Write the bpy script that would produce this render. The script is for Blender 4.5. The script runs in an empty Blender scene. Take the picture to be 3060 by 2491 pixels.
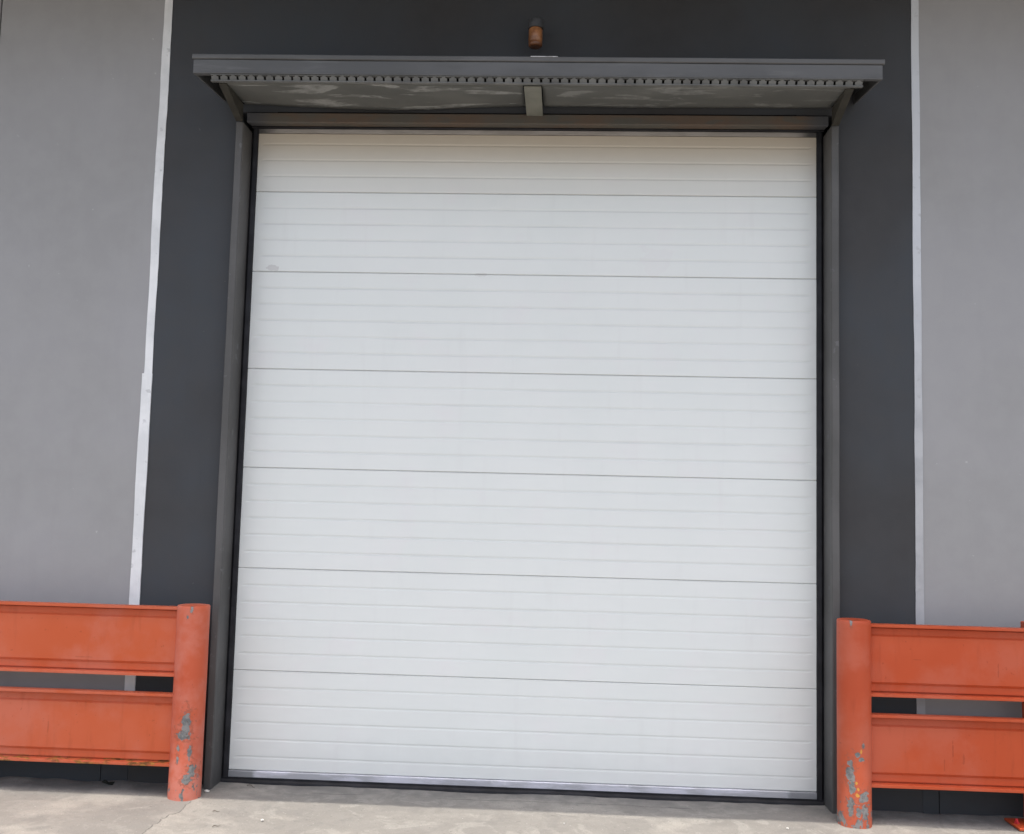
import bpy, bmesh, math, random
from mathutils import Vector, Matrix, noise as mn
random.seed(4)
sc = bpy.context.scene
col = sc.collection
rad = math.radians

# ---------------------------------------------------------------- materials
class NT:
    def __init__(s, name):
        s.m = bpy.data.materials.new(name); s.m.use_nodes = True
        s.t = s.m.node_tree; s.t.nodes.clear()
        s.out = s.n('ShaderNodeOutputMaterial'); s.b = s.n('ShaderNodeBsdfPrincipled')
        s.l(s.b.outputs[0], s.out.inputs[0])
        s.geo = s.n('ShaderNodeNewGeometry')
        s.pos = s.geo.outputs['Position']
    def n(s, t): return s.t.nodes.new(t)
    def l(s, a, b): s.t.links.new(a, b)
    def put(s, inp, v):
        if hasattr(v, 'is_output'): s.l(v, inp)
        elif isinstance(v, (tuple, list)) and len(inp.default_value) == 4: inp.default_value = (*v[:3], 1)
        else: inp.default_value = v
    def vmul(s, v, k):
        x = s.n('ShaderNodeVectorMath'); x.operation = 'MULTIPLY'; s.put(x.inputs[0], v); x.inputs[1].default_value = k; return x.outputs[0]
    def vadd(s, v, k):
        x = s.n('ShaderNodeVectorMath'); x.operation = 'ADD'; s.put(x.inputs[0], v); s.put(x.inputs[1], k); return x.outputs[0]
    def noise(s, scale, detail=4, rough=.55, stretch=(1, 1, 1), off=(0, 0, 0), colour=False, dist=0):
        x = s.n('ShaderNodeTexNoise'); x.inputs['Scale'].default_value = scale; x.inputs['Detail'].default_value = detail
        x.inputs['Roughness'].default_value = rough; x.inputs['Distortion'].default_value = dist
        s.l(s.vadd(s.vmul(s.pos, stretch), off), x.inputs['Vector'])
        return x.outputs['Color'] if colour else x.outputs['Fac']
    def ramp(s, v, a, b, lo=0., hi=1., smooth=True):
        x = s.n('ShaderNodeMapRange'); x.interpolation_type = 'SMOOTHSTEP' if smooth else 'LINEAR'
        s.put(x.inputs[0], v)
        for i, k in enumerate((a, b, lo, hi)): x.inputs[i + 1].default_value = k
        return x.outputs[0]
    def math(s, op, a, b=0., c=0.):
        x = s.n('ShaderNodeMath'); x.operation = op; s.put(x.inputs[0], a); s.put(x.inputs[1], b); s.put(x.inputs[2], c); return x.outputs[0]
    def mix(s, f, a, b, mode='MIX'):
        x = s.n('ShaderNodeMix'); x.data_type = 'RGBA'; x.blend_type = mode
        s.put(x.inputs[0], f); s.put(x.inputs[6], a); s.put(x.inputs[7], b); return x.outputs[2]
    def xyz(s, v=None):
        x = s.n('ShaderNodeSeparateXYZ'); s.l(v or s.pos, x.inputs[0]); return x.outputs
    def blob(s, centre, radii, warp=.6, wscale=20.):
        """soft irregular mask around a point of the real surface"""
        d = s.vadd(s.pos, tuple(-c for c in centre))
        d = s.vmul(d, tuple(1. / r for r in radii))
        w = s.n('ShaderNodeTexNoise'); w.inputs['Scale'].default_value = wscale; w.inputs['Detail'].default_value = 5
        s.l(s.pos, w.inputs['Vector'])
        ln = s.n('ShaderNodeVectorMath'); ln.operation = 'LENGTH'; s.l(d, ln.inputs[0])
        k = s.math('MULTIPLY', s.math('SUBTRACT', w.outputs['Fac'], .5), warp * 4)
        return s.ramp(s.math('ADD', ln.outputs['Value'], k), .93, 1.02, 1, 0)
    def bump(s, h, strength, dist=.002):
        x = s.n('ShaderNodeBump'); x.inputs['Strength'].default_value = strength; x.inputs['Distance'].default_value = dist
        s.put(x.inputs['Height'], h)
        if s.b.inputs['Normal'].is_linked: s.l(s.b.inputs['Normal'].links[0].from_socket, x.inputs['Normal'])
        s.l(x.outputs[0], s.b.inputs['Normal'])
    def fin(s, c, rough=.6, spec=.4, metal=0.):
        s.put(s.b.inputs['Base Color'], c); s.put(s.b.inputs['Roughness'], rough)
        s.b.inputs['Specular IOR Level'].default_value = spec; s.b.inputs['Metallic'].default_value = metal
        return s.m

def m_stucco(name, base, var=.10, tint=(.9, 1, 1.1), bump=.25, spec=.25):
    t = NT(name)
    a = t.noise(1.1, 5, .5); b = t.noise(9, 4, .6, off=(3, 1, 0))
    streak = t.noise(5, 4, .6, stretch=(3, 1, .35), off=(7, 0, 2))
    lo = tuple(c * (1 - var) for c in base); hi = tuple(min(1, c * (1 + var) * k) for c, k in zip(base, tint))
    c = t.mix(t.ramp(a, .35, .65), lo, hi)
    c = t.mix(t.ramp(b, .3, .7, 0, .35), c, tuple(x * 1.12 for x in base))
    c = t.mix(t.ramp(streak, .52, .75, 0, .10), c, tuple(x * .80 for x in base))
    # sparse scuffs and pale specks
    sp = t.noise(38, 2, .4, off=(1, 4, 9))
    c = t.mix(t.ramp(sp, .79, .81, 0, .4), c, tuple(min(1, x * 1.7 + .03) for x in base))
    # grime rising from the ground
    z = t.xyz()[2]
    g = t.math('ADD', z, t.math('MULTIPLY', t.noise(6, 4), .5))
    c = t.mix(t.ramp(g, .25, .75, .35, 0), c, tuple(x * .6 for x in base))
    t.bump(t.noise(120, 3, .6), bump, .0012)
    t.bump(t.noise(2.2, 3, .5), .35, .012)
    return t.fin(c, .75, spec)

M = {}
M['dark_wall'] = m_stucco('dark painted render', (.0625, .0618, .0635), .12)
M['light_wall'] = m_stucco('light grey painted render', (.345, .34, .34), .035, (1, 1, 1.02))
M['plinth'] = m_stucco('dark plinth', (.060, .063, .068), .2, bump=.5)

t = NT('whitewashed trim')
c = t.mix(t.ramp(t.noise(7, 4), .35, .65), (.74, .75, .755), (.86, .865, .87))
z = t.xyz()[2]
c = t.mix(t.ramp(t.noise(22, 4, off=(4, 4, 4)), .62, .72, 0, .5), c, (.42, .42, .43))
t.bump(t.noise(40, 4), .4, .002)
M['trim'] = t.fin(c, .6, .3)
t = NT('greyed trim')
c = t.mix(t.ramp(t.noise(7, 4), .35, .65), (.40, .405, .42), (.49, .495, .505))
c = t.mix(t.ramp(t.xyz()[2], 1.4, 3.0, 0, .8), c, (.66, .68, .72))
c = t.mix(t.ramp(t.noise(22, 4, off=(4, 4, 4)), .6, .72, 0, .4), c, (.36, .36, .37))
t.bump(t.noise(40, 4), .4, .002)
M['trim_grey'] = t.fin(c, .6, .3)

def m_door():
    t = NT('white door skin')
    c = t.mix(t.ramp(t.noise(2.3, 4), .35, .65), (.782, .808, .79), (.80, .82, .803))
    c = t.mix(t.ramp(t.noise(4, 5, off=(5, 2, 1)), .52, .72, 0, .5), c, (.80, .788, .79))
    # soft dark lines painted in the shallow ribs as groove shading
    X, Y, Z = t.xyz()
    ph = t.math('FRACT', t.math('DIVIDE', t.math('SUBTRACT', Z, .5377 - .0833 * 12 - .0445), .0833))
    rib = t.math('SUBTRACT', 1., t.math('MULTIPLY', t.math('ABSOLUTE', t.math('SUBTRACT', ph, .5)), 13.))
    rib = t.math('MAXIMUM', rib, 0.)
    rib = t.math('MULTIPLY', rib, t.ramp(t.math('ABSOLUTE', X), 1.355, 1.40, 1, 0))
    rib = t.math('MULTIPLY', rib, t.ramp(t.noise(3.5, 4, stretch=(.6, 1, 4), off=(3, 3, 3)), .3, .7, .22, .55))
    c = t.mix(rib, c, (.54, .545, .54))
    # vertical wash marks and handling dirt
    c = t.mix(t.ramp(t.noise(14, 4, stretch=(1, 1, .12), off=(2, 0, 3)), .55, .8, 0, .25), c, (.68, .68, .67))
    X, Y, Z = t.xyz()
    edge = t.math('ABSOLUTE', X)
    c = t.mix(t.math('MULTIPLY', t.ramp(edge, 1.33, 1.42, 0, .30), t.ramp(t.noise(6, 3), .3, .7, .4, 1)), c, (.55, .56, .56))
    low = t.math('ADD', Z, t.math('MULTIPLY', t.noise(9, 4), .25))
    c = t.mix(t.ramp(low, .12, .42, .25, 0), c, (.62, .61, .59))
    # canopy shade painted into the colour: top section yellowed, darker upward
    c = t.mix(t.ramp(Z, 2.952, 2.955, 0, .28), c, (.66, .62, .56))
    c = t.mix(t.ramp(Z, 3.0, 3.25, 0, 1), c, (.60, .54, .45))
    c = t.mix(t.math('MULTIPLY', t.blob((-1.32, 0, 2.555), (.03, .05, .018), .6, 30), .45), c, (.5, .47, .47))
    c = t.mix(t.math('MULTIPLY', t.blob((-.25, 0, 2.535), (.03, .05, .01), .3, 40), .25), c, (.5, .47, .47))
    c = t.mix(t.math('MULTIPLY', t.blob((.62, 0, 2.62), (.09, .05, .07), .8, 9), .12), c, (.72, .66, .69))
    t.bump(t.noise(1.6, 3, .5, stretch=(1, 1, 2.5)), .5, .010)
    t.bump(t.noise(220, 2, .5), .08, .0006)
    return t.fin(c, t.ramp(t.noise(5, 3), .3, .7, .38, .5), .4)
M['door'] = m_door()

t = NT('aluminium rail')
X, Y, Z = t.xyz()
c = t.mix(t.ramp(t.noise(9, 4, stretch=(.5, 1, 2)), .4, .62), (.46, .465, .50), (.66, .66, .735))
e = t.math('ABSOLUTE', X)
c = t.mix(t.ramp(t.math('ADD', e, t.math('MULTIPLY', t.noise(15, 3), .08)), 1.31, 1.34, 0, .85), c, (.24, .25, .265))
c = t.mix(t.ramp(t.noise(30, 4, off=(3, 3, 3)), .6, .75, 0, .5), c, (.75, .75, .78))
t.bump(t.noise(60, 3, stretch=(.2, 1, 1)), .15, .001)
M['rail'] = t.fin(c, .42, .5, .25)
t = NT('dusty top rail')
c = t.mix(t.ramp(t.noise(9, 4, stretch=(.5, 1, 2)), .4, .62), (.36, .34, .32), (.44, .42, .40))
e = t.math('ADD', t.math('ABSOLUTE', t.xyz()[0]), t.math('MULTIPLY', t.noise(12, 3), .1))
c = t.mix(t.ramp(e, 1.35, 1.45), c, (.10, .10, .10))
M['toprail'] = t.fin(c, .6, .3)
t = NT('black rubber')
c = t.mix(t.ramp(t.noise(12, 4), .4, .7), (.010, .010, .013), (.022, .022, .027))
t.bump(t.noise(50, 3), .3, .001)
M['rubber'] = t.fin(c, .55, .35)

t = NT('painted steel frame')
c = t.mix(t.ramp(t.noise(3, 5), .35, .65), (.088, .086, .084), (.115, .112, .111))
c = t.mix(t.ramp(t.noise(18, 5, off=(2, 2, 2)), .64, .70, 0, .45), c, (.19, .19, .20))
z = t.xyz()[2]
g = t.math('ADD', z, t.math('MULTIPLY', t.noise(8, 4), .4))
c = t.mix(t.ramp(g, .25, .6, .5, 0), c, (.055, .052, .05))
for p, r in (((-1.483, -.12, 2.605), (.012, .03, .012)), ((-1.50, -.12, 2.635), (.01, .03, .014)), ((1.485, -.12, 3.02), (.007, .03, .007)), ((1.47, -.12, .86), (.01, .03, .014))):
    c = t.mix(t.blob(p, r, .25, 60), c, (.3, .29, .29))
t.bump(t.noise(25, 4), .35, .002)
t.bump(t.noise(2, 2, stretch=(1, 1, .6)), .4, .008)
M['frame'] = t.fin(c, .55, .35)

t = NT('rusting lintel')
c = t.mix(t.ramp(t.noise(3.2, 5, .6, stretch=(1, 1, 2)), .40, .60), (.110, .102, .088), (.130, .097, .075))
c = t.mix(t.ramp(t.noise(11, 5, stretch=(.6, 1, 2), off=(3, 3, 1)), .57, .66, 0, .7), c, (.10, .10, .09))
X, Y, Z = t.xyz()
c = t.mix(t.ramp(t.math('ABSOLUTE', X), 1.3, 1.42), c, (.085, .087, .093))
t.bump(t.noise(35, 4), .4, .002)
M['lintel'] = t.fin(c, .7, .25)

t = NT('galvanised fascia')
c = t.mix(t.ramp(t.noise(1.8, 5, stretch=(1, 1, 3)), .35, .65), (.088, .088, .087), (.115, .115, .116))
c = t.mix(t.ramp(t.noise(9, 5, stretch=(.4, 1, 3), off=(2, 5, 1)), .55, .72, 0, .4), c, (.17, .17, .17))
t.bump(t.noise(1.2, 2, stretch=(1, 1, 3)), .5, .012)
t.bump(t.noise(40, 3), .2, .001)
M['fascia'] = t.fin(c, .5, .4)
t = NT('bare metal scuff'); M['bare'] = t.fin(t.mix(t.ramp(t.noise(40), .4, .6), (.6, .6, .6), (.35, .35, .35)), .5, .4)
t = NT('deck edge'); c = t.mix(t.ramp(t.noise(6, 4), .35, .65), (.115, .115, .11), (.165, .165, .155))
t.bump(t.noise(60, 3), .3, .001); M['deck'] = t.fin(c, .6, .3)
t = NT('deck hollow'); M['hollow'] = t.fin(t.mix(t.ramp(t.noise(20), .3, .7), (.006, .006, .006), (.012, .012, .011)), .9, .1)

t = NT('flaking soffit sheet')
c = t.mix(t.ramp(t.noise(2.5, 5), .35, .65), (.105, .106, .098), (.138, .138, .127))
X, Y, Z = t.xyz()
pe = t.noise(3.0, 6, .55, stretch=(.8, 3.0, 3), off=(1.3, 0, 1), dist=.6)
edge = t.ramp(t.math('ABSOLUTE', t.math('SUBTRACT', pe, .557)), .0, .004, .6, 0)
c = t.mix(t.math('MULTIPLY', t.ramp(pe, .54, .585), t.math('MULTIPLY', t.ramp(X, -.1, .3, .95, .5), t.ramp(t.noise(14, 5, .65, off=(9, 1, 1)), .38, .60, .35, 1))), c, (.29, .29, .275))
c = t.mix(t.ramp(t.noise(30, 4), .6, .7, 0, .5), c, (.12, .12, .10))
t.bump(t.noise(6, 4), .4, .004)
M['soffit'] = t.fin(c, .75, .2)
t = NT('bracket paint')
c = t.mix(t.ramp(t.noise(6, 5), .35, .65), (.17, .17, .14), (.22, .215, .18))
t.bump(t.noise(40, 4), .3, .001); M['bracket'] = t.fin(c, .7, .25)
t = NT('bracket paint dark')
c = t.mix(t.ramp(t.noise(6, 5), .35, .65), (.045, .042, .035), (.07, .065, .05))
t.bump(t.noise(40, 4), .3, .001); M['bracket_dark'] = t.fin(c, .7, .25)

t = NT('amber lens')
c = t.mix(t.ramp(t.noise(30, 4), .4, .62), (.42, .175, .065), (.26, .10, .035))
c = t.mix(t.ramp(t.xyz()[2], 3.64, 3.675, .65, 0), c, (.13, .045, .02))
t.b.inputs['Coat Weight'].default_value = .4; t.b.inputs['Coat Roughness'].default_value = .25
M['lens'] = t.fin(c, .4, .5)
t = NT('lamp base'); M['lampbase'] = t.fin(t.mix(t.ramp(t.noise(25), .4, .6), (.055, .055, .057), (.08, .08, .083)), .6, .3)

def m_orange(name, a, b, pink, rust=None, chips=(), chipnoise=None, yel=(), off=(0, 0, 0), scr=()):
    sh = lambda q: tuple(u + v for u, v in zip(q, off))
    t = NT(name)
    c = t.mix(t.ramp(t.noise(2.0, 4), .35, .65), a, b)
    c = t.mix(t.ramp(t.noise(3.2, 5, .6, off=(4, 1, 2)), .44, .66, 0, .75), c, pink)
    c = t.mix(t.ramp(t.noise(16, 4, stretch=(1.5, 1, .25), off=(0, 3, 5)), .56, .78, 0, .30), c, tuple(x * .62 for x in a))
    c = t.mix(t.ramp(t.noise(55, 3, off=(9, 0, 0)), .68, .74, 0, .4), c, tuple(x * .5 for x in a))
    X, Y, Z = t.xyz()
    if chipnoise:
        c = t.mix(t.math('MULTIPLY', t.ramp(t.math('ADD', Z, t.math('MULTIPLY', t.noise(12, 5, off=(1, 1, 1)), .5)), .35, .62, .75, 0), t.ramp(t.noise(24, 4, off=(6, 2, 2)), .35, .65, .3, 1)), c, pink)  # ground-bounced light painted as a pink tint low on the pipe
    masks = []
    if chipnoise:                       # random flakes, denser near the ground
        n = t.noise(chipnoise[0], 5, .6, off=chipnoise[3], stretch=(1, 1, .6))
        thr = t.ramp(Z, chipnoise[1], chipnoise[2], .0, .30, False)
        masks.append(t.ramp(t.math('SUBTRACT', n, thr), .555, .57))
    halo = None
    for cc, r in chips:
        h = t.blob(sh(cc), tuple(q * 1.5 for q in r), .7, 60); halo = h if halo is None else t.math('MAXIMUM', halo, h)
    if halo is not None: c = t.mix(t.math('MULTIPLY', halo, t.ramp(t.noise(70, 4, off=(3, 1, 3)), .4, .62, .1, .7)), c, (.34, .10, .06))
    for cc, r in chips: masks.append(t.blob(sh(cc), tuple(q * .92 for q in r), .55, 55))
    if masks:
        m = masks[0]
        for k in masks[1:]: m = t.math('MAXIMUM', m, k)
        g = t.mix(t.ramp(t.noise(45, 4, off=(2, 8, 1)), .38, .62), (.15, .153, .153), (.26, .25, .24))
        g = t.mix(t.ramp(t.noise(60, 4, off=(5, 5, 5)), .58, .64, 0, .8), g, (.14, .10, .085))
        c = t.mix(m, c, g)
        t.bump(t.math('SUBTRACT', 1., m), .6, .0015)
    for cc, r in yel: c = t.mix(t.blob(sh(cc), tuple(q * .8 for q in r), .6, 90), c, (.62, .30, .06))
    for cc, r in scr: c = t.mix(t.math('MULTIPLY', t.blob(cc, r, .6, 60), .32), c, tuple(x * .45 for x in a))
    if rust:
        rm = t.math('MULTIPLY', t.ramp(Z, rust, rust + .012, 1, 0), t.ramp(t.noise(26, 5, .6, stretch=(.5, 1, 1)), .46, .60))
        c = t.mix(rm, c, t.mix(t.ramp(t.noise(50, 3), .4, .6), (.16, .07, .02), (.40, .19, .04)))
    t.bump(t.noise(1.8, 2, .5), .5, .012)
    t.bump(t.noise(90, 3), .15, .0008)
    return t.fin(c, t.ramp(t.noise(4, 3), .3, .7, .48, .62), .35)
M['rail_left'] = m_orange('faded orange paint', (.57, .104, .033), (.60, .128, .055), (.59, .160, .095), rust=.153, scr=[((-1.68, -.28, .41), (.018, .06, .004)), ((-2.2, -.28, .30), (.003, .06, .035)), ((-2.05, -.28, .62), (.04, .06, .0025))])
M['rail_right'] = m_orange('deep orange paint', (.50, .074, .020), (.55, .096, .034), (.52, .115, .060), scr=[((1.955, -.28, .335), (.004, .06, .045)), ((2.003, -.28, .30), (.005, .06, .025)), ((1.918, -.28, .27), (.003, .06, .03)), ((1.80, -.28, .73), (.02, .06, .0025)), ((2.16, -.28, .69), (.003, .06, .03))])
M['pipe_left'] = m_orange('chipped orange pipe', (.54, .09, .036), (.58, .115, .05), (.62, .22, .165),
    chips=[((-1.545, -.235, .345), (.020, .06, .065)), ((-1.555, -.235, .30), (.030, .06, .025)), ((-1.545, -.235, .868), (.007, .05, .016)), ((-1.562, -.235, .835), (.005, .05, .010)),
           ((-1.525, -.235, .22), (.009, .06, .03)), ((-1.513, -.23, .14), (.018, .06, .03)), ((-1.53, -.235, .10), (.022, .06, .025)), ((-1.575, -.235, .245), (.009, .06, .016)), ((-1.575, -.235, .19), (.007, .06, .02))],
    chipnoise=(34, .04, .42, (3, 3, 3)), off=(.0255, -.11, -.008))
M['pipe_right'] = m_orange('badly chipped orange pipe', (.47, .072, .024), (.52, .097, .039), (.53, .13, .074),
    chips=[((1.482, -.235, .245), (.018, .06, .055)), ((1.487, -.235, .185), (.014, .06, .03)), ((1.51, -.245, .325), (.010, .06, .012)), ((1.525, -.245, .305), (.013, .06, .009)), ((1.535, -.245, .365), (.006, .06, .012)),
           ((1.54, -.245, .145), (.026, .06, .03)), ((1.545, -.245, .08), (.019, .06, .05)), ((1.482, -.24, .10), (.014, .06, .04)), ((1.515, -.245, .075), (.012, .06, .03)), ((1.485, -.235, .90), (.005, .05, .02))],
    yel=[((1.525, -.245, .34), (.006, .06, .013)), ((1.505, -.245, .205), (.006, .06, .01)), ((1.512, -.245, .175), (.007, .06, .009)), ((1.51, -.245, .15), (.009, .06, .010))],
    chipnoise=(30, .02, .34, (1, 5, 2)), off=(.0015, -.115, -.008))

def m_ground():
    t = NT('worn concrete')
    X, Y, Z = t.xyz()
    w = t.noise(7, 4)
    c = t.mix(t.ramp(t.noise(1.7, 5, .6), .35, .65), (0.251, 0.237, 0.217), (0.292, 0.275, 0.251))
    c = t.mix(t.ramp(t.noise(5.5, 5, .65, off=(3, 0, 0), dist=.5), .50, .60, 0, .55), c, (0.213, 0.203, 0.189))
    pale = t.noise(4.5, 6, .6, off=(8, 2, 0), dist=1.2)
    c = t.mix(t.ramp(pale, .52, .58, 0, .75), c, (0.344, 0.326, 0.296))
    # darker slab to the left of the left bollard, its edge a worn joint
    jx = t.math('ADD', t.math('ADD', X, t.math('MULTIPLY', Y, -.03)), t.math('MULTIPLY', t.math('SUBTRACT', w, .5), .12))
    slab = t.ramp(jx, -1.488, -1.463)
    c = t.mix(t.math('MULTIPLY', t.math('SUBTRACT', 1., slab), .35), c, (0.206, 0.195, 0.182))
    near = t.ramp(jx, -1.46, -1.2, .5, 0)
    c = t.mix(t.math('MULTIPLY', slab, near), c, (0.365, 0.340, 0.303))
    joint = t.ramp(t.math('ABSOLUTE', t.math('ADD', jx, 1.475)), .001, .004, .7, 0)
    joint = t.math('MULTIPLY', joint, t.ramp(Y, -.36, -.30, 1, 0))
    # threshold crack running parallel to the door
    cy = t.math('ADD', t.math('ADD', Y, .138), t.math('MULTIPLY', t.math('SUBTRACT', t.noise(5, 6, .7, off=(2, 2, 2)), .5), .045))
    cr = t.ramp(t.math('ABSOLUTE', cy), .001, .0035, .8, 0)
    cr = t.math('MULTIPLY', cr, t.math('MULTIPLY', t.ramp(t.math('ABSOLUTE', X), 1.15, 1.3, 1, 0), t.ramp(t.noise(3.5, 3, off=(6, 6, 0)), .42, .55)))
    c = t.mix(t.ramp(cy, -.01, .03, 0, .3), c, (0.303, 0.292, 0.275))
    rg = t.noise(13, 6, .7, off=(5, 9, 0), dist=.8)
    c = t.mix(t.ramp(rg, .48, .60, 0, .5), c, (.24, .225, .205))
    c = t.mix(t.ramp(t.noise(2.6, 5, .6, off=(1, 12, 0)), .5, .64, 0, .5), c, (.44, .41, .365))
    pit = t.noise(75, 2, .4, off=(4, 4, 4))
    c = t.mix(t.ramp(pit, .70, .74, 0, .7), c, (.12, .115, .105))
    c = t.mix(t.ramp(t.noise(95, 2, .4, off=(14, 4, 4)), .70, .74, 0, .6), c, (.55, .53, .49))
    # grime by the wall, deepened to paint in the shade along its foot
    c = t.mix(t.math('MULTIPLY', t.ramp(Y, -.27, -.06, 0, .8), t.ramp(t.noise(12, 4), .35, .65, .3, 1)), c, (0.172, 0.168, 0.158))
    c = t.mix(t.ramp(t.noise(26, 4, .6, off=(7, 7, 7)), .63, .70, 0, .45), c, (0.144, 0.138, 0.126))
    c = t.mix(t.ramp(t.noise(160, 3, .6), .35, .65, 0, .35), c, (0.206, 0.195, 0.182))
    c = t.mix(t.math('MAXIMUM', joint, cr), c, (0.075, 0.072, 0.069))
    t.bump(t.noise(90, 4, .6), .5, .002)
    t.bump(t.noise(16, 6, .65), .8, .008)
    t.bump(t.math('SUBTRACT', 1., t.math('MAXIMUM', joint, cr)), .5, .003)
    return t.fin(c, .88, .2)
M['ground'] = m_ground()
def plain(name, a, b, rough=.8, sc_=60):
    t = NT(name); t.bump(t.noise(sc_, 3), .5, .002); return t.fin(t.mix(t.ramp(t.noise(sc_, 3), .35, .65), a, b), rough, .3)
M['leaf'] = plain('dead leaf', (.018, .022, .018), (.035, .038, .03))
M['twig'] = plain('dry twig', (.10, .085, .065), (.18, .15, .12))
M['pebble'] = plain('white pebble', (.72, .70, .66), (.55, .53, .50))
M['bolt'] = plain('red bolt', (.55, .035, .04), (.42, .03, .03), .5)
M['soffit_roof'] = plain('eave underside', (.10, .10, .10), (.12, .12, .12), .8, 6)

# ---------------------------------------------------------------- mesh helpers
def obj(name, bm, mat, parent=None, smooth=False, bevel=0.):
    bmesh.ops.remove_doubles(bm, verts=bm.verts, dist=1e-6)
    bmesh.ops.recalc_face_normals(bm, faces=bm.faces)
    me = bpy.data.meshes.new(name); bm.to_mesh(me); bm.free()
    me.materials.append(mat)
    for p in me.polygons: p.use_smooth = smooth
    o = bpy.data.objects.new(name, me); col.objects.link(o)
    if parent:
        o.parent = parent
        o.matrix_parent_inverse = Matrix.Translation(-parent.location)
    if bevel:
        b = o.modifiers.new('bevel', 'BEVEL'); b.width = bevel; b.segments = 2; b.limit_method = 'ANGLE'; b.angle_limit = rad(40)
    return o
def thing(name, label, cat, loc, group=None):
    o = bpy.data.objects.new(name, None); col.objects.link(o); o.location = loc; o.empty_display_size = .1
    o['label'] = label; o['category'] = cat
    if group: o['group'] = group
    return o
def tag(o, label, cat, group=None):
    o['label'] = label; o['category'] = cat
    if group: o['group'] = group
def box(bm, x0, x1, y0, y1, z0, z1):
    v = [bm.verts.new((x, y, z)) for x in (x0, x1) for y in (y0, y1) for z in (z0, z1)]
    for f in ((0, 1, 3, 2), (4, 6, 7, 5), (0, 4, 5, 1), (2, 3, 7, 6), (0, 2, 6, 4), (1, 5, 7, 3)): bm.faces.new([v[i] for i in f])
    return v
def prism(bm, prof, x0, x1, cols=None):
    """closed YZ profile extruded along X"""
    xs = cols or [x0, x1]; rings = []
    for x in xs: rings.append([bm.verts.new((x, y, z)) for y, z in prof])
    n = len(prof)
    for a, b in zip(rings, rings[1:]):
        for i in range(n): bm.faces.new((a[i], a[(i + 1) % n], b[(i + 1) % n], b[i]))
    bm.faces.new(rings[0]); bm.faces.new(rings[-1][::-1])
def cyl(bm, x, y, z0, z1, r, n=40, rings=None):
    """lathe about a vertical axis; rings = [(r, z)]"""
    pr = rings or [(r, z0), (r, z1)]
    R = [[bm.verts.new((x + rr * math.cos(2 * math.pi * i / n), y + rr * math.sin(2 * math.pi * i / n), z)) for i in range(n)] for rr, z in pr]
    for a, b in zip(R, R[1:]):
        for i in range(n): bm.faces.new((a[i], a[(i + 1) % n], b[(i + 1) % n], b[i]))
    bm.faces.new(R[0][::-1]); bm.faces.new(R[-1])
def NB(): return bmesh.new()

WY = -.09           # face of the building wall
# ---------------------------------------------------------------- ground
bm = NB()
def axis(parts):
    out = []
    for a, b, n in parts: out += [a + (b - a) * i / n for i in range(n)]
    return out + [parts[-1][1]]
xs = axis([(-60, -8, 6), (-8, -3, 8), (-3, 3, 240), (3, 8, 8), (8, 60, 6)])
ys = axis([(-80, -6, 8), (-6, -1, 12), (-1, .1, 55), (.1, .6, 3)])
grid = []
for y in ys:
    row = []
    for x in xs:
        z = 0
        if abs(x) < 3.2 and y > -1.2:
            z = .006 * mn.noise(Vector((x * 2.2, y * 3, 0))) + .003 * mn.noise(Vector((x * 11, y * 14, 3)))
            z *= min(1, (y + 1.2) / .4) * min(1, (3.2 - abs(x)) / .4)
            # cement smear banked against the wall foot
            if y > -.16 and abs(x) > 1.46: z += .014 * max(0, 1 - abs(y + .095) / .06) * (.5 + mn.noise(Vector((x * 6, 0, 9))))
        row.append(bm.verts.new((x, y, z)))
    grid.append(row)
for a, b in zip(grid, grid[1:]):
    for i in range(len(a) - 1): bm.faces.new((a[i], a[i + 1], b[i + 1], b[i]))
g = obj('ground', bm, M['ground'], smooth=True); g['kind'] = 'structure'

# ---------------------------------------------------------------- building wall
w = thing('warehouse_wall', 'rendered warehouse wall, light grey with a charcoal surround around the loading door', 'wall', (0, 0, 0))
TOP = 4.15
def wobble_panel(x0, x1, z0, z1, y, edge, amp, depth=.3):
    """wall slab whose one vertical edge is hand-painted slightly uneven"""
    bm = NB(); n = 60; zz = [z0 + (z1 - z0) * i / n for i in range(n + 1)]
    prof = []
    for z in zz:
        d = amp * (mn.noise(Vector((edge * 7.3, 0, z * 3.1))) + .6 * mn.noise(Vector((edge * 3.3, 5, z * 11))))
        prof.append((x0 + (d if edge < 0 else 0), x1 + (d if edge > 0 else 0), z))
    F = [(bm.verts.new((a, y, z)), bm.verts.new((b, y, z))) for a, b, z in prof]
    B = [(bm.verts.new((a, y + depth, z)), bm.verts.new((b, y + depth, z))) for a, b, z in prof]
    for i in range(n):
        bm.faces.new((F[i][0], F[i][1], F[i + 1][1], F[i + 1][0])); bm.faces.new((B[i][0], B[i + 1][0], B[i + 1][1], B[i][1]))
        bm.faces.new((F[i][0], F[i + 1][0], B[i + 1][0], B[i][0])); bm.faces.new((F[i][1], B[i][1], B[i + 1][1], F[i + 1][1]))
    bm.faces.new((F[0][0], B[0][0], B[0][1], F[0][1])); bm.faces.new((F[n][0], F[n][1], B[n][1], B[n][0]))
    return bm
# charcoal surround: two piers and the head
XD = 1.885
bm = NB(); box(bm, -XD, -1.4915, WY, .24, -.02, TOP); box(bm, 1.4915, XD, WY, .24, -.02, TOP); box(bm, -1.4915, 1.4915, WY, .24, 3.338, TOP)
obj('dark_surround', bm, M['dark_wall'], w)
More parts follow.
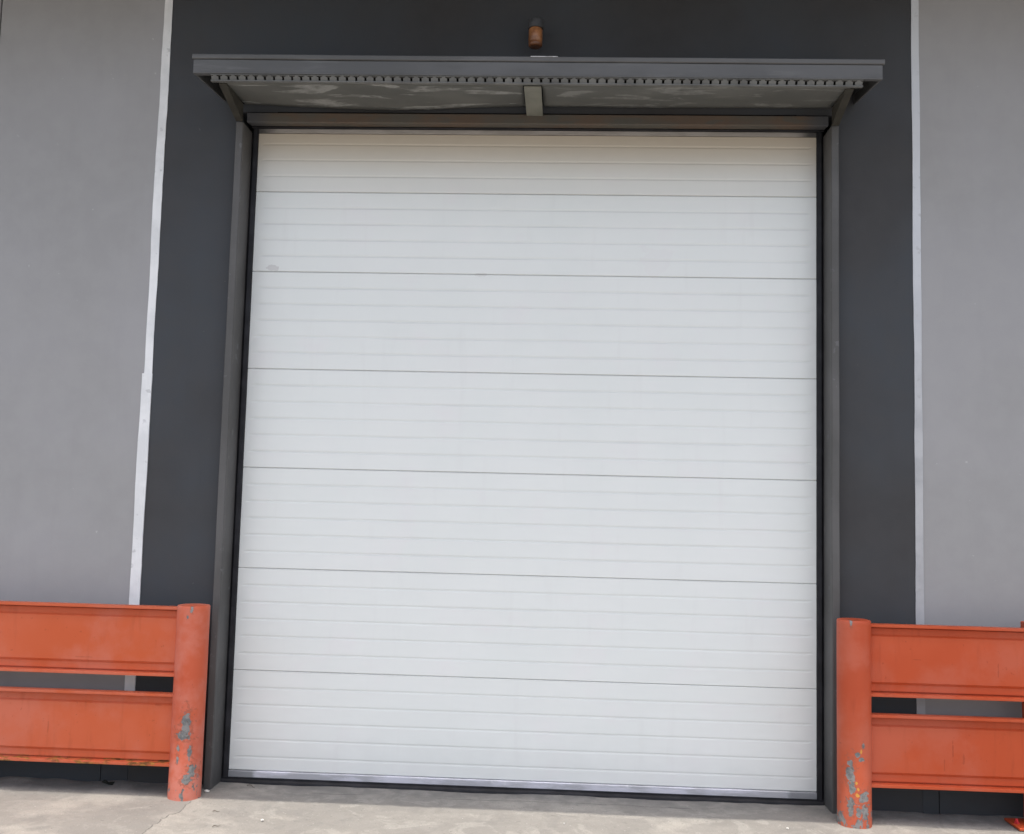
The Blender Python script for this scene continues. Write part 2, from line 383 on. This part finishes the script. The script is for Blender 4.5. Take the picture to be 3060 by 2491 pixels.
# light grey panels (their joints are real 6 mm gaps with a dark backing)
for x0, x1 in ((-2.776, -XD), (-4.6, -2.784), (-6.5, -4.61)):
    bm = NB(); box(bm, x0, x1, WY, .24, .17, TOP); obj('light_panel', bm, M['light_wall'], w, bevel=.003)
for x0, x1 in ((XD, 2.87), (2.88, 4.6), (4.61, 6.5)):
    bm = NB(); box(bm, x0, x1, WY, .24, .17, TOP); obj('light_panel', bm, M['light_wall'], w, bevel=.003)
for a, b in ((-6.5, -XD), (XD, 6.5)):
    bm = NB(); box(bm, a, b, -.06, .2, .16, TOP); obj('joint_backing', bm, M['hollow'], w)
# plinth blocks with butt joints
for x0, x1 in ((-6.5, -3.4), (-3.396, -2.02), (-2.017, -XD), (XD, 1.958), (1.961, 3.2), (3.203, 6.5)):
    bm = NB(); box(bm, x0, x1, WY - .003, .2, -.03, .167); obj('plinth', bm, M['plinth'], w, bevel=.002)
# pale trim strips covering the joint between both colours
def strip(x0, x1, z0, z1, y, mat, seed, amp):
    bm = NB(); n = int((z1 - z0) / .035); R = []
    for i in range(n + 1):
        z = z0 + (z1 - z0) * i / n
        a = amp * (mn.noise(Vector((seed, 1, z * 2.3))) + .35 * mn.noise(Vector((seed, 4, z * 13))))
        b = amp * .8 * (mn.noise(Vector((seed, 9, z * 2.9))) + .35 * mn.noise(Vector((seed, 6, z * 15))))
        o = .0012 * mn.noise(Vector((seed, 2, z * 5)))
        R.append([bm.verts.new(p) for p in ((x0 + a, WY + .001, z), (x0 + a, y + o, z), (x1 + b, y + o, z), (x1 + b, WY + .001, z))])
    for p, q in zip(R, R[1:]):
        for i in range(3): bm.faces.new((p[i], p[i + 1], q[i + 1], q[i]))
    bm.faces.new(R[0]); bm.faces.new(R[-1][::-1])
    o = obj('trim_strip', bm, mat, w, smooth=False); return o
strip(-1.9235, -1.8725, .17, 1.99, WY - .007, M['trim'], 3.1, .004)
strip(-1.9155, -1.8735, 1.97, TOP, WY - .0035, M['trim'], 8.7, .006)
strip(1.861, 1.898, .17, TOP, WY - .005, M['trim_grey'], 5.5, .0035)
# eave above the frame, whose shadow runs along the wall foot
bm = NB(); box(bm, -6.5, 6.5, -(.293 + .22 * TOP), .6, TOP, TOP + .16); obj('roof_eave', bm, M['soffit_roof'], w)
bm = NB(); box(bm, -6.5, 6.5, .1, .4, TOP + .16, TOP + .9); obj('parapet', bm, M['dark_wall'], w)
bm = NB(); box(bm, -1.6, 1.6, .11, .3, -.02, 3.4); obj('door_backing', bm, M['hollow'], w)

# ---------------------------------------------------------------- steel door frame
f = thing('door_frame', 'dark grey steel channel frame around the loading door, head rusting', 'door frame', (0, -.06, 0))
def jamb(s):
    bm = NB()
    # C shape in plan: reveal face, front flange, small return lip
    xi, xo = 1.4535, 1.491
    pl = [(xi, .05), (xi, -.149), (xi + .004, -.155), (xo - .003, -.155), (xo, -.151), (xo, -.091), (xo, .05)]
    n = 40; R = []
    for i in range(n + 1):
        z = -.01 + 3.27 * i / n
        wv = .0018 * mn.noise(Vector((s * 3, 0, z * 2.5)))
        R.append([bm.verts.new((s * (x) + (wv if y < -.05 else 0), y, z)) for x, y in pl])
    m = len(pl)
    for a, b in zip(R, R[1:]):
        for i in range(m): bm.faces.new((a[i], a[(i + 1) % m], b[(i + 1) % m], b[i]))
    bm.faces.new(R[0]); bm.faces.new(R[-1][::-1])
    return bm
for s in (-1, 1): obj('jamb', jamb(s), M['frame'], f)
bm = NB(); prism(bm, [(.05, 3.302), (-.096, 3.281), (-.102, 3.284), (-.102, 3.329), (-.096, 3.333), (.05, 3.335)], -1.4535, 1.4535); obj('lintel', bm, M['lintel'], f, bevel=.0015)
bm = NB(); box(bm, -1.30, 1.30, -.094, -.0, 3.3355, 3.3375); obj('head_packer', bm, M['hollow'], f)

# ---------------------------------------------------------------- sectional door
d = thing('sectional_door', 'closed white ribbed sectional loading door with seven panels', 'door', (0, 0, 0))
lines = [.057, .5377, 1.0375, 1.5373, 2.0371, 2.5369, 2.9534, 3.262]
cols = [-1.4195, -1.405, -1.375, -.7, 0, .7, 1.375, 1.405, 1.4195]
def section(z0, z1, nr, first):
    bm = NB(); g_ = .0011
    pts = [(.0, z0 + g_ + .003, 0)]                # y, z, depth-of-groove marker
    for z in [.5377 + .0833 * k for k in range(-6, 36)]:
        if not z0 + .02 < z < z1 - .02: continue
        pts += [(0, z - .0075, 0), (0, z - .0015, 1), (0, z + .0015, 1), (0, z + .0075, 0)]
    pts.append((0, z1 - g_ - .003, 0))
    R = []
    for x in cols:
        k = 0 if abs(x) > 1.39 else 1
        o = .0006 * mn.noise(Vector((x * 2, z0, 0)))
        ring = [bm.verts.new((x, .012, z0 + g_)), bm.verts.new((x, o + .003, z0 + g_))]
        for y, z, m in pts: ring.append(bm.verts.new((x, o + m * k * .0015, z + .0012 * mn.noise(Vector((x * 1.3, z * 3, 2))))))
        ring += [bm.verts.new((x, o + .003, z1 - g_)), bm.verts.new((x, .012, z1 - g_))]
        R.append(ring)
    for a, b in zip(R, R[1:]):
        for i in range(len(a) - 1): bm.faces.new((a[i], b[i], b[i + 1], a[i + 1]))
    return bm
nrib = [6, 6, 6, 6, 6, 5, 4]
for i in range(7): obj('door_panel', section(lines[i], lines[i + 1], nrib[i], i == 0), M['door'], d)
bm = NB(); box(bm, -1.4195, 1.4195, .008, .04, .05, 3.27); o = obj('core', bm, plain('joint shade', (.68, .68, .68), (.60, .60, .60)), d)
bm = NB(); prism(bm, [(.03, .024), (-.006, .024), (-.008, .026), (-.008, .053), (-.005, .0565), (.03, .0565)], -1.4195, 1.4195); obj('bottom_rail', bm, M['rail'], d, bevel=.001)
bm = NB(); prism(bm, [(.03, 3.2625), (-.004, 3.2625), (-.004, 3.283), (.03, 3.283)], -1.4195, 1.4195); obj('top_rail', bm, M['toprail'], d, bevel=.001)
bm = NB(); prism(bm, [(.04, -.01), (-.012, -.01), (-.022, -.004), (-.020, .008), (-.010, .016), (-.010, .0235), (.04, .0235)], -1.452, 1.452, axis([(-1.452, 1.452, 60)]))
for v in bm.verts:
    v.co.y += .003 * mn.noise(Vector((v.co.x * 4, 0, 0))); v.co.z += .0025 * mn.noise(Vector((v.co.x * 3, 5, 0)))
obj('bottom_seal', bm, M['rubber'], d)
for s in (-1, 1):
    bm = NB(); n = 50; R = []
    for i in range(n + 1):
        z = .024 + (3.2855 - .024) * i / n; wv = .0012 * mn.noise(Vector((s, 3, z * 4)))
        inner = 1.4190 + wv
        R.append([bm.verts.new((s * x, y, z)) for x, y in ((inner + .002, .03), (inner, -.008), (inner + .004, -.013), (1.441, -.015), (1.4532, -.004), (1.4532, .03))])
    for a, b in zip(R, R[1:]):
        for i in range(6): bm.faces.new((a[i], a[(i + 1) % 6], b[(i + 1) % 6], b[i]))
    bm.faces.new(R[0]); bm.faces.new(R[-1][::-1]); obj('side_seal', bm, M['rubber'], d)
bm = NB(); prism(bm, [(.04, 3.2835), (-.018, 3.2835), (-.022, 3.287), (-.018, 3.2975), (.04, 3.300)], -1.4532, 1.4532); obj('top_seal', bm, M['rubber'], d)

# ---------------------------------------------------------------- canopy
c = thing('door_canopy', 'shallow grey metal canopy over the loading door with corrugated deck edge', 'canopy', (0, -.06, 3.3))
FY = -.52
bm = NB()
prof = [(FY + .03, 3.350), (FY, 3.347), (FY - .001, 3.353), (FY, 3.357), (FY, 3.412), (FY + .004, 3.415), (FY + .03, 3.417)]
prism(bm, prof, -1.582, 1.588, axis([(-1.582, 1.588, 48)]))
for v in bm.verts:
    if v.co.y < FY + .01: v.co.y += .0025 * mn.noise(Vector((v.co.x * 1.6, 0, v.co.z * 7))); v.co.z += .0018 * mn.noise(Vector((v.co.x * 1.1, 3, 1)))
obj('fascia', bm, M['fascia'], c)
bm = NB()
prism(bm, [(FY + .03, 3.4175), (FY - .002, 3.4155), (FY - .006, 3.4185), (FY - .008, 3.435), (FY - .002, 3.440), (WY - .001, 3.462), (WY - .001, 3.454), (FY + .03, 3.431)], -1.588, 1.597, axis([(-1.588, 1.597, 48)]))
for v in bm.verts:
    if v.co.y < FY + .04: v.co.z += .0018 * mn.noise(Vector((v.co.x * 1.1, 3, 1)))
obj('roof_sheet', bm, M['fascia'], c)
bm = NB(); box(bm, -.005, .12, FY - .0105, FY - .0085, 3.4355, 3.4385); obj('bare_metal_scuff', bm, M['bare'], c)
for x0, x1 in ((-1.581, -1.573), (1.579, 1.587)):
    bm = NB(); prism(bm, [(FY + .031, 3.351), (WY - .001, 3.395), (WY - .001, 3.453), (FY + .031, 3.417)], x0, x1); obj('end_cap', bm, M['fascia'], c)
# corrugated deck edge: pan ribs with T shaped slots between them
bm = NB(); N = 70; x0 = -1.503; P = (1.507 - x0) / N
for i in range(N):
    a = x0 + i * P; s1, s2 = .0052, .0078
    lo, hi = a + s1, a + P - s1
    jig = .0007 * random.uniform(-1, 1)
    zb, zc, zd = 3.3224, 3.3382, 3.3425
    out = [(lo, zb), (hi, zb), (hi, zc), (hi - s2, zc + .0005), (hi - s2, zd), (lo + s2, zd), (lo + s2, zc + .0005), (lo, zc)]
    def yf(z): return FY + .006 + .010 * (zd - z) / (zd - zb)
    Fv = [bm.verts.new((x + jig, yf(z), z)) for x, z in out]; Bv = [bm.verts.new((x + jig, yf(z) + .018, z + .0008)) for x, z in out]
    bm.faces.new(Fv); bm.faces.new(Bv[::-1])
    for k in range(8): bm.faces.new((Fv[k], Bv[k], Bv[(k + 1) % 8], Fv[(k + 1) % 8]))
box(bm, x0 + .002, x0 + N * P - .002, FY + .004, FY + .024, 3.3427, 3.3465)
box(bm, x0 + .002, x0 + N * P - .002, FY + .012, FY + .032, 3.3172, 3.3222)
obj('deck_edge', bm, M['deck'], c)
bm = NB(); prism(bm, [(FY + .036, 3.3225), (FY + .026, 3.3424), (WY - .002, 3.386), (WY - .002, 3.380), (FY + .046, 3.3228)], x0 + .003, x0 + N * P - .003); obj('deck_void', bm, M['hollow'], c)
# soffit sheets, the left one sagging off the deck
def soffit(xa, xb, sag):
    bm = NB(); nx, ny = 60, 8; G = []
    for j in range(ny + 1):
        v = j / ny; row = []
        for i in range(nx + 1):
            u = i / nx; y = (FY + .036) + (-.125 - (FY + .036)) * v
            z = 3.3180 + .043 * v - sag * math.sin(math.pi * min(1, u * .98)) ** 1.6 * v ** 2 + .0022 * mn.noise(Vector((u * 5 + xa, v * 2, 1)))
            row.append(bm.verts.new((xa + (xb - xa) * u, y, z)))
        G.append(row)
    for a, b in zip(G, G[1:]):
        for i in range(nx): bm.faces.new((a[i], a[i + 1], b[i + 1], b[i]))
    o = obj('soffit_sheet', bm, M['soffit'], c, smooth=True)
    so = o.modifiers.new('solid', 'SOLIDIFY'); so.thickness = .0015; so.offset = 1
    return o
soffit(-1.455, -.040, .022); soffit(.050, 1.455, .003)
bm = NB(); prism(bm, [(FY + .036, 3.3080), (-.104, 3.3205), (-.104, 3.331), (FY + .036, 3.3165)], -.035, .046); obj('bracket', bm, M['bracket'], c, bevel=.002)
for s in (-1, 1):
    bm = NB()
    A = [(FY + .036, 3.3100), (-.1565, 3.262), (-.1565, 3.352), (FY + .036, 3.3175)]
    V = []
    for (y, z), k in zip(A, (0, 1, 1, 0)):
        lo_, hi_ = (1.456, 1.490) if k else (1.432, 1.470)
        V.append((bm.verts.new((s * lo_, y, z)), bm.verts.new((s * hi_, y, z))))
    for i in range(4):
        a, b = V[i], V[(i + 1) % 4]; bm.faces.new((a[0], b[0], b[1], a[1]))
    bm.faces.new([v[0] for v in V]); bm.faces.new([v[1] for v in V][::-1])
    obj('bracket', bm, M['bracket_dark'], c, bevel=.002)
for o in c.children:        # the whole canopy hangs a touch lower at its right end
    for v in o.data.vertices: v.co.z -= .0045 * v.co.x * max(0, min(1, (-v.co.y - .09) / .43))

# ---------------------------------------------------------------- warning lamp
l = thing('warning_lamp', 'small unlit amber warning lamp hanging above the canopy', 'lamp', (0, -.2, 3.78))
bm = NB(); cyl(bm, .003, -.195, 0, 0, 0, 32, [(.018, 3.636), (.028, 3.6365), (.0335, 3.641), (.0345, 3.656), (.0325, 3.658), (.0325, 3.662), (.034, 3.665), (.034, 3.722), (.030, 3.729)])
obj('lens', bm, M['lens'], l, smooth=True).modifiers.new('e', 'EDGE_SPLIT').split_angle = rad(50)
bm = NB(); cyl(bm, .003, -.195, 0, 0, 0, 32, [(.030, 3.7275), (.0375, 3.7285), (.0385, 3.735), (.0385, 3.768), (.034, 3.775), (.015, 3.777)])
obj('lamp_base', bm, M['lampbase'], l, smooth=True).modifiers.new('e', 'EDGE_SPLIT').split_angle = rad(40)
bm = NB(); box(bm, -.020, .026, -.195, WY - .004, 3.742, 3.764); box(bm, -.033, .039, WY - .004, WY - .0005, 3.722, 3.785); obj('wall_bracket', bm, M['lampbase'], l, bevel=.002)

# ---------------------------------------------------------------- crash barriers
def rail_bm(xa, xb, z0, z1, yf, seed):
    """rolled steel channel: web with a raised field and lips at both edges"""
    yw = yf + .034
    prof = [(yf, z1), (yf - .0005, z1 - .003), (yf, z1 - .0115), (yf + .003, z1 - .0135), (yw + .010, z1 - .0135), (yw + .010, z1 - .020), (yw, z1 - .020), (yw, z1 - .048), (yw - .010, z1 - .056),
            (yw - .010, z0 + .062), (yw, z0 + .050), (yw, z0 + .021), (yw + .010, z0 + .021), (yw + .010, z0 + .0135), (yf + .003, z0 + .0135), (yf, z0 + .0115), (yf - .0005, z0 + .003), (yf, z0),
            (yw + .016, z0), (yw + .016, z1)]
    bm = NB(); xs_ = axis([(xa, xb, 50)])
    prism(bm, prof, xa, xb, xs_)
    for v in bm.verts:
        k = mn.noise(Vector((v.co.x * 2.1 + seed, 0, v.co.z * 5)))
        mid = max(0, 1 - abs((v.co.z - (z0 + z1) / 2) / ((z1 - z0) / 2)))
        if v.co.y < yw + .005: v.co.y += .004 * k * mid + .0012 * k
        v.co.z += .0012 * mn.noise(Vector((v.co.x * 1.7 + seed, 2, 0)))
    return bm
def barrier(name, label, sgn, px, py, ptop, zs, mat_rail, mat_pipe, xend, postx):
    b = thing(name, label, 'crash barrier', (px, py, 0), 'orange crash barriers beside the loading door')
    bm = NB()
    R_, Z = .0745, ptop
    n = 48; rings = []
    for r, z in [(R_, -.02), (R_ * 1.004, .02)] + [(R_, .06 + i * (Z - .08) / 12) for i in range(13)] + [(R_, Z - .006), (R_ - .003, Z - .001), (R_ - .008, Z)]:
        rings.append((r, z))
    cyl(bm, px, py, 0, 0, 0, n, rings)
    for v in bm.verts:      # knocks and dents from trucks
        q = mn.noise(Vector((v.co.x * 8, v.co.y * 8, v.co.z * 6)))
        fac = .002 if v.co.z < .45 else .0008
        v.co.x += fac * q
        v.co.y += fac * q
    p_ = obj('pipe_post', bm, mat_pipe, b, smooth=True); e = p_.modifiers.new('e', 'EDGE_SPLIT'); e.split_angle = rad(45)
    inner = px + sgn * (R_ - .012)
    for z0, z1 in zs:
        xa, xb = sorted((inner, xend))
        obj('rail', rail_bm(xa, xb, z0, z1, -.302, z0 * 10 + px), mat_rail, b)
    # rear flat post with foot plate and anchor bolts
    bm = NB(); box(bm, postx - .045, postx + .045, -.249, -.190, .008, zs[1][1] + .024)
    po = obj('end_post', bm, mat_rail, b, bevel=.004)
    bm = NB(); box(bm, postx - .11, postx + .11, -.30, -.14, .002, .013); obj('base_plate', bm, mat_rail, po, bevel=.002)
    for sx in (-1, 1):
        bm = NB(); cyl(bm, postx + sx * .090, -.225, 0, 0, 0, 6, [(.012, .013), (.012, .021), (.007, .0215), (.0065, .034)]); obj('bolt', bm, M['bolt'], po)
    # lug plates joining rails and pipe
    for z0, z1 in zs:
        bm = NB(); box(bm, *sorted((inner - sgn * .01, inner + sgn * .05)), -.249, -.215, z0 + .03, z1 - .03); obj('lug', bm, mat_rail, b)
    return b
barrier('crash_barrier', 'left faded orange crash barrier, lower lip rusty, pipe post scraped grey halfway down', -1, -1.536, -.276, .877,
        ((.138, .466), (.546, .866)), M['rail_left'], M['pipe_left'], -3.15, -3.05)
barrier('crash_barrier', 'right deep orange crash barrier, its pipe post badly chipped near the ground', 1, 1.517, -.285, .903,
        ((.166, .484), (.564, .885)), M['rail_right'], M['pipe_right'], 2.95, 2.343)

# ---------------------------------------------------------------- litter
def stone(name, x, y, r, label, cat, mat, sq=.6, grp=None):
    bm = NB(); bmesh.ops.create_icosphere(bm, subdivisions=2, radius=r)
    for v in bm.verts:
        v.co *= 1 + .35 * mn.noise(v.co * (1.6 / r) + Vector((x * 50, y * 50, 0))); v.co.z *= sq
    o = obj(name, bm, mat, smooth=False); o.location = (x, y, r * sq * .6 + .002); tag(o, label, cat, grp); return o
G = 'white stone chips on the concrete'
stone('pebble', -1.078, -.589, .0075, 'white pebble in front of the left end of the door', 'pebble', M['pebble'], grp=G)
stone('pebble', 1.196, -.402, .0060, 'small white pebble near the right bollard, just outside the shadow edge', 'pebble', M['pebble'], grp=G)
stone('stone_chip', -1.458, -.195, .012, 'pale mortar chip between left bollard and door frame foot', 'stone chip', M['pebble'], .5, grp=G)
stone('pebble', .22, -.46, .0045, 'tiny white pebble on the sunlit concrete below the door centre', 'pebble', M['pebble'], grp=G)
bm = NB()       # curled dead leaf
L = [(-.030, .004, .014), (-.016, .016, .020), (.004, .019, .006), (.030, .010, .012), (.020, -.008, .004), (.002, -.016, .010), (-.018, -.012, .022)]
cv = bm.verts.new((0, 0, .004)); vs = [bm.verts.new(p) for p in L]
for i in range(len(vs)): bm.faces.new((cv, vs[i], vs[(i + 1) % len(vs)]))
o = obj('dead_leaf', bm, M['leaf']); o.location = (-1.956, -.145, .002); o.rotation_euler = (.15, .1, .5)
o.modifiers.new('s', 'SOLIDIFY').thickness = .0025
tag(o, 'curled blackish dead leaf under the left barrier', 'leaf')
def twig(x, y, rot, ln, label):
    bm = NB(); n = 6; R = []
    for i in range(n + 1):
        u = i / n; cx, cy, cz = (u - .5) * ln, .12 * ln * math.sin(u * 5), .003 + .002 * math.sin(u * 7)
        r = .0022 * (1 - .6 * u)
        R.append([bm.verts.new((cx, cy + r * math.cos(a), cz + r * math.sin(a))) for a in (0, 1.26, 2.51, 3.77, 5.03)])
    for a, b in zip(R, R[1:]):
        for i in range(5): bm.faces.new((a[i], a[(i + 1) % 5], b[(i + 1) % 5], b[i]))
    bm.faces.new(R[0]); bm.faces.new(R[-1][::-1])
    o = obj('twig', bm, M['twig']); o.location = (x, y, .001); o.rotation_euler = (0, 0, rot)
    tag(o, label, 'twig', 'dry twigs on the concrete')
twig(-1.313, -.489, .2, .030, 'dry brown twig on sunlit concrete right of the left bollard')
twig(-1.245, -.688, .8, .034, 'dry brown twig nearest the camera, at the bottom of the picture left of centre')
twig(-1.28, -.08, -.5, .060, 'long curled twig against the left foot of the door')

# ---------------------------------------------------------------- sun and sky
SE = 77.4
world = bpy.data.worlds.new('World'); sc.world = world; world.use_nodes = True
nt = world.node_tree; bg = nt.nodes['Background']
sky = nt.nodes.new('ShaderNodeTexSky'); sky.sky_type = 'NISHITA'; sky.sun_disc = False
sky.sun_elevation = rad(SE); sky.sun_rotation = rad(180); sky.dust_density = 4.0; sky.air_density = 1.0; sky.ozone_density = .6
hs = nt.nodes.new('ShaderNodeHueSaturation'); hs.inputs['Saturation'].default_value = .68
nt.links.new(sky.outputs[0], hs.inputs['Color']); nt.links.new(hs.outputs[0], bg.inputs[0]); bg.inputs[1].default_value = .285
sd = bpy.data.lights.new('sun', 'SUN'); sd.energy = 3.6; sd.angle = rad(.45); sd.color = (1, .94, .84)
so = bpy.data.objects.new('sun', sd); col.objects.link(so)
so.rotation_euler = Vector((.04, .22, -1)).to_track_quat('-Z', 'Y').to_euler()

# ---------------------------------------------------------------- camera
cd = bpy.data.cameras.new('camera'); cam = bpy.data.objects.new('camera', cd); col.objects.link(cam); sc.camera = cam
cd.sensor_width = 36; cd.lens = 36 * 2130 / 2133; cd.clip_end = 500; cd.clip_start = .05
R = Matrix(((.99854492, -.04970959, -.02090459), (.04772531, .99510012, -.08659131), (.02510658, .08546763, .99602457)))
m = Matrix((R.col[0], R.col[2], -R.col[1])).transposed().to_4x4(); m.translation = (.17744, -5.06557, 1.38301)
cam.matrix_world = m

sc.view_settings.view_transform = 'Standard'; sc.view_settings.look = 'None'; sc.view_settings.exposure = 0; sc.view_settings.gamma = 1
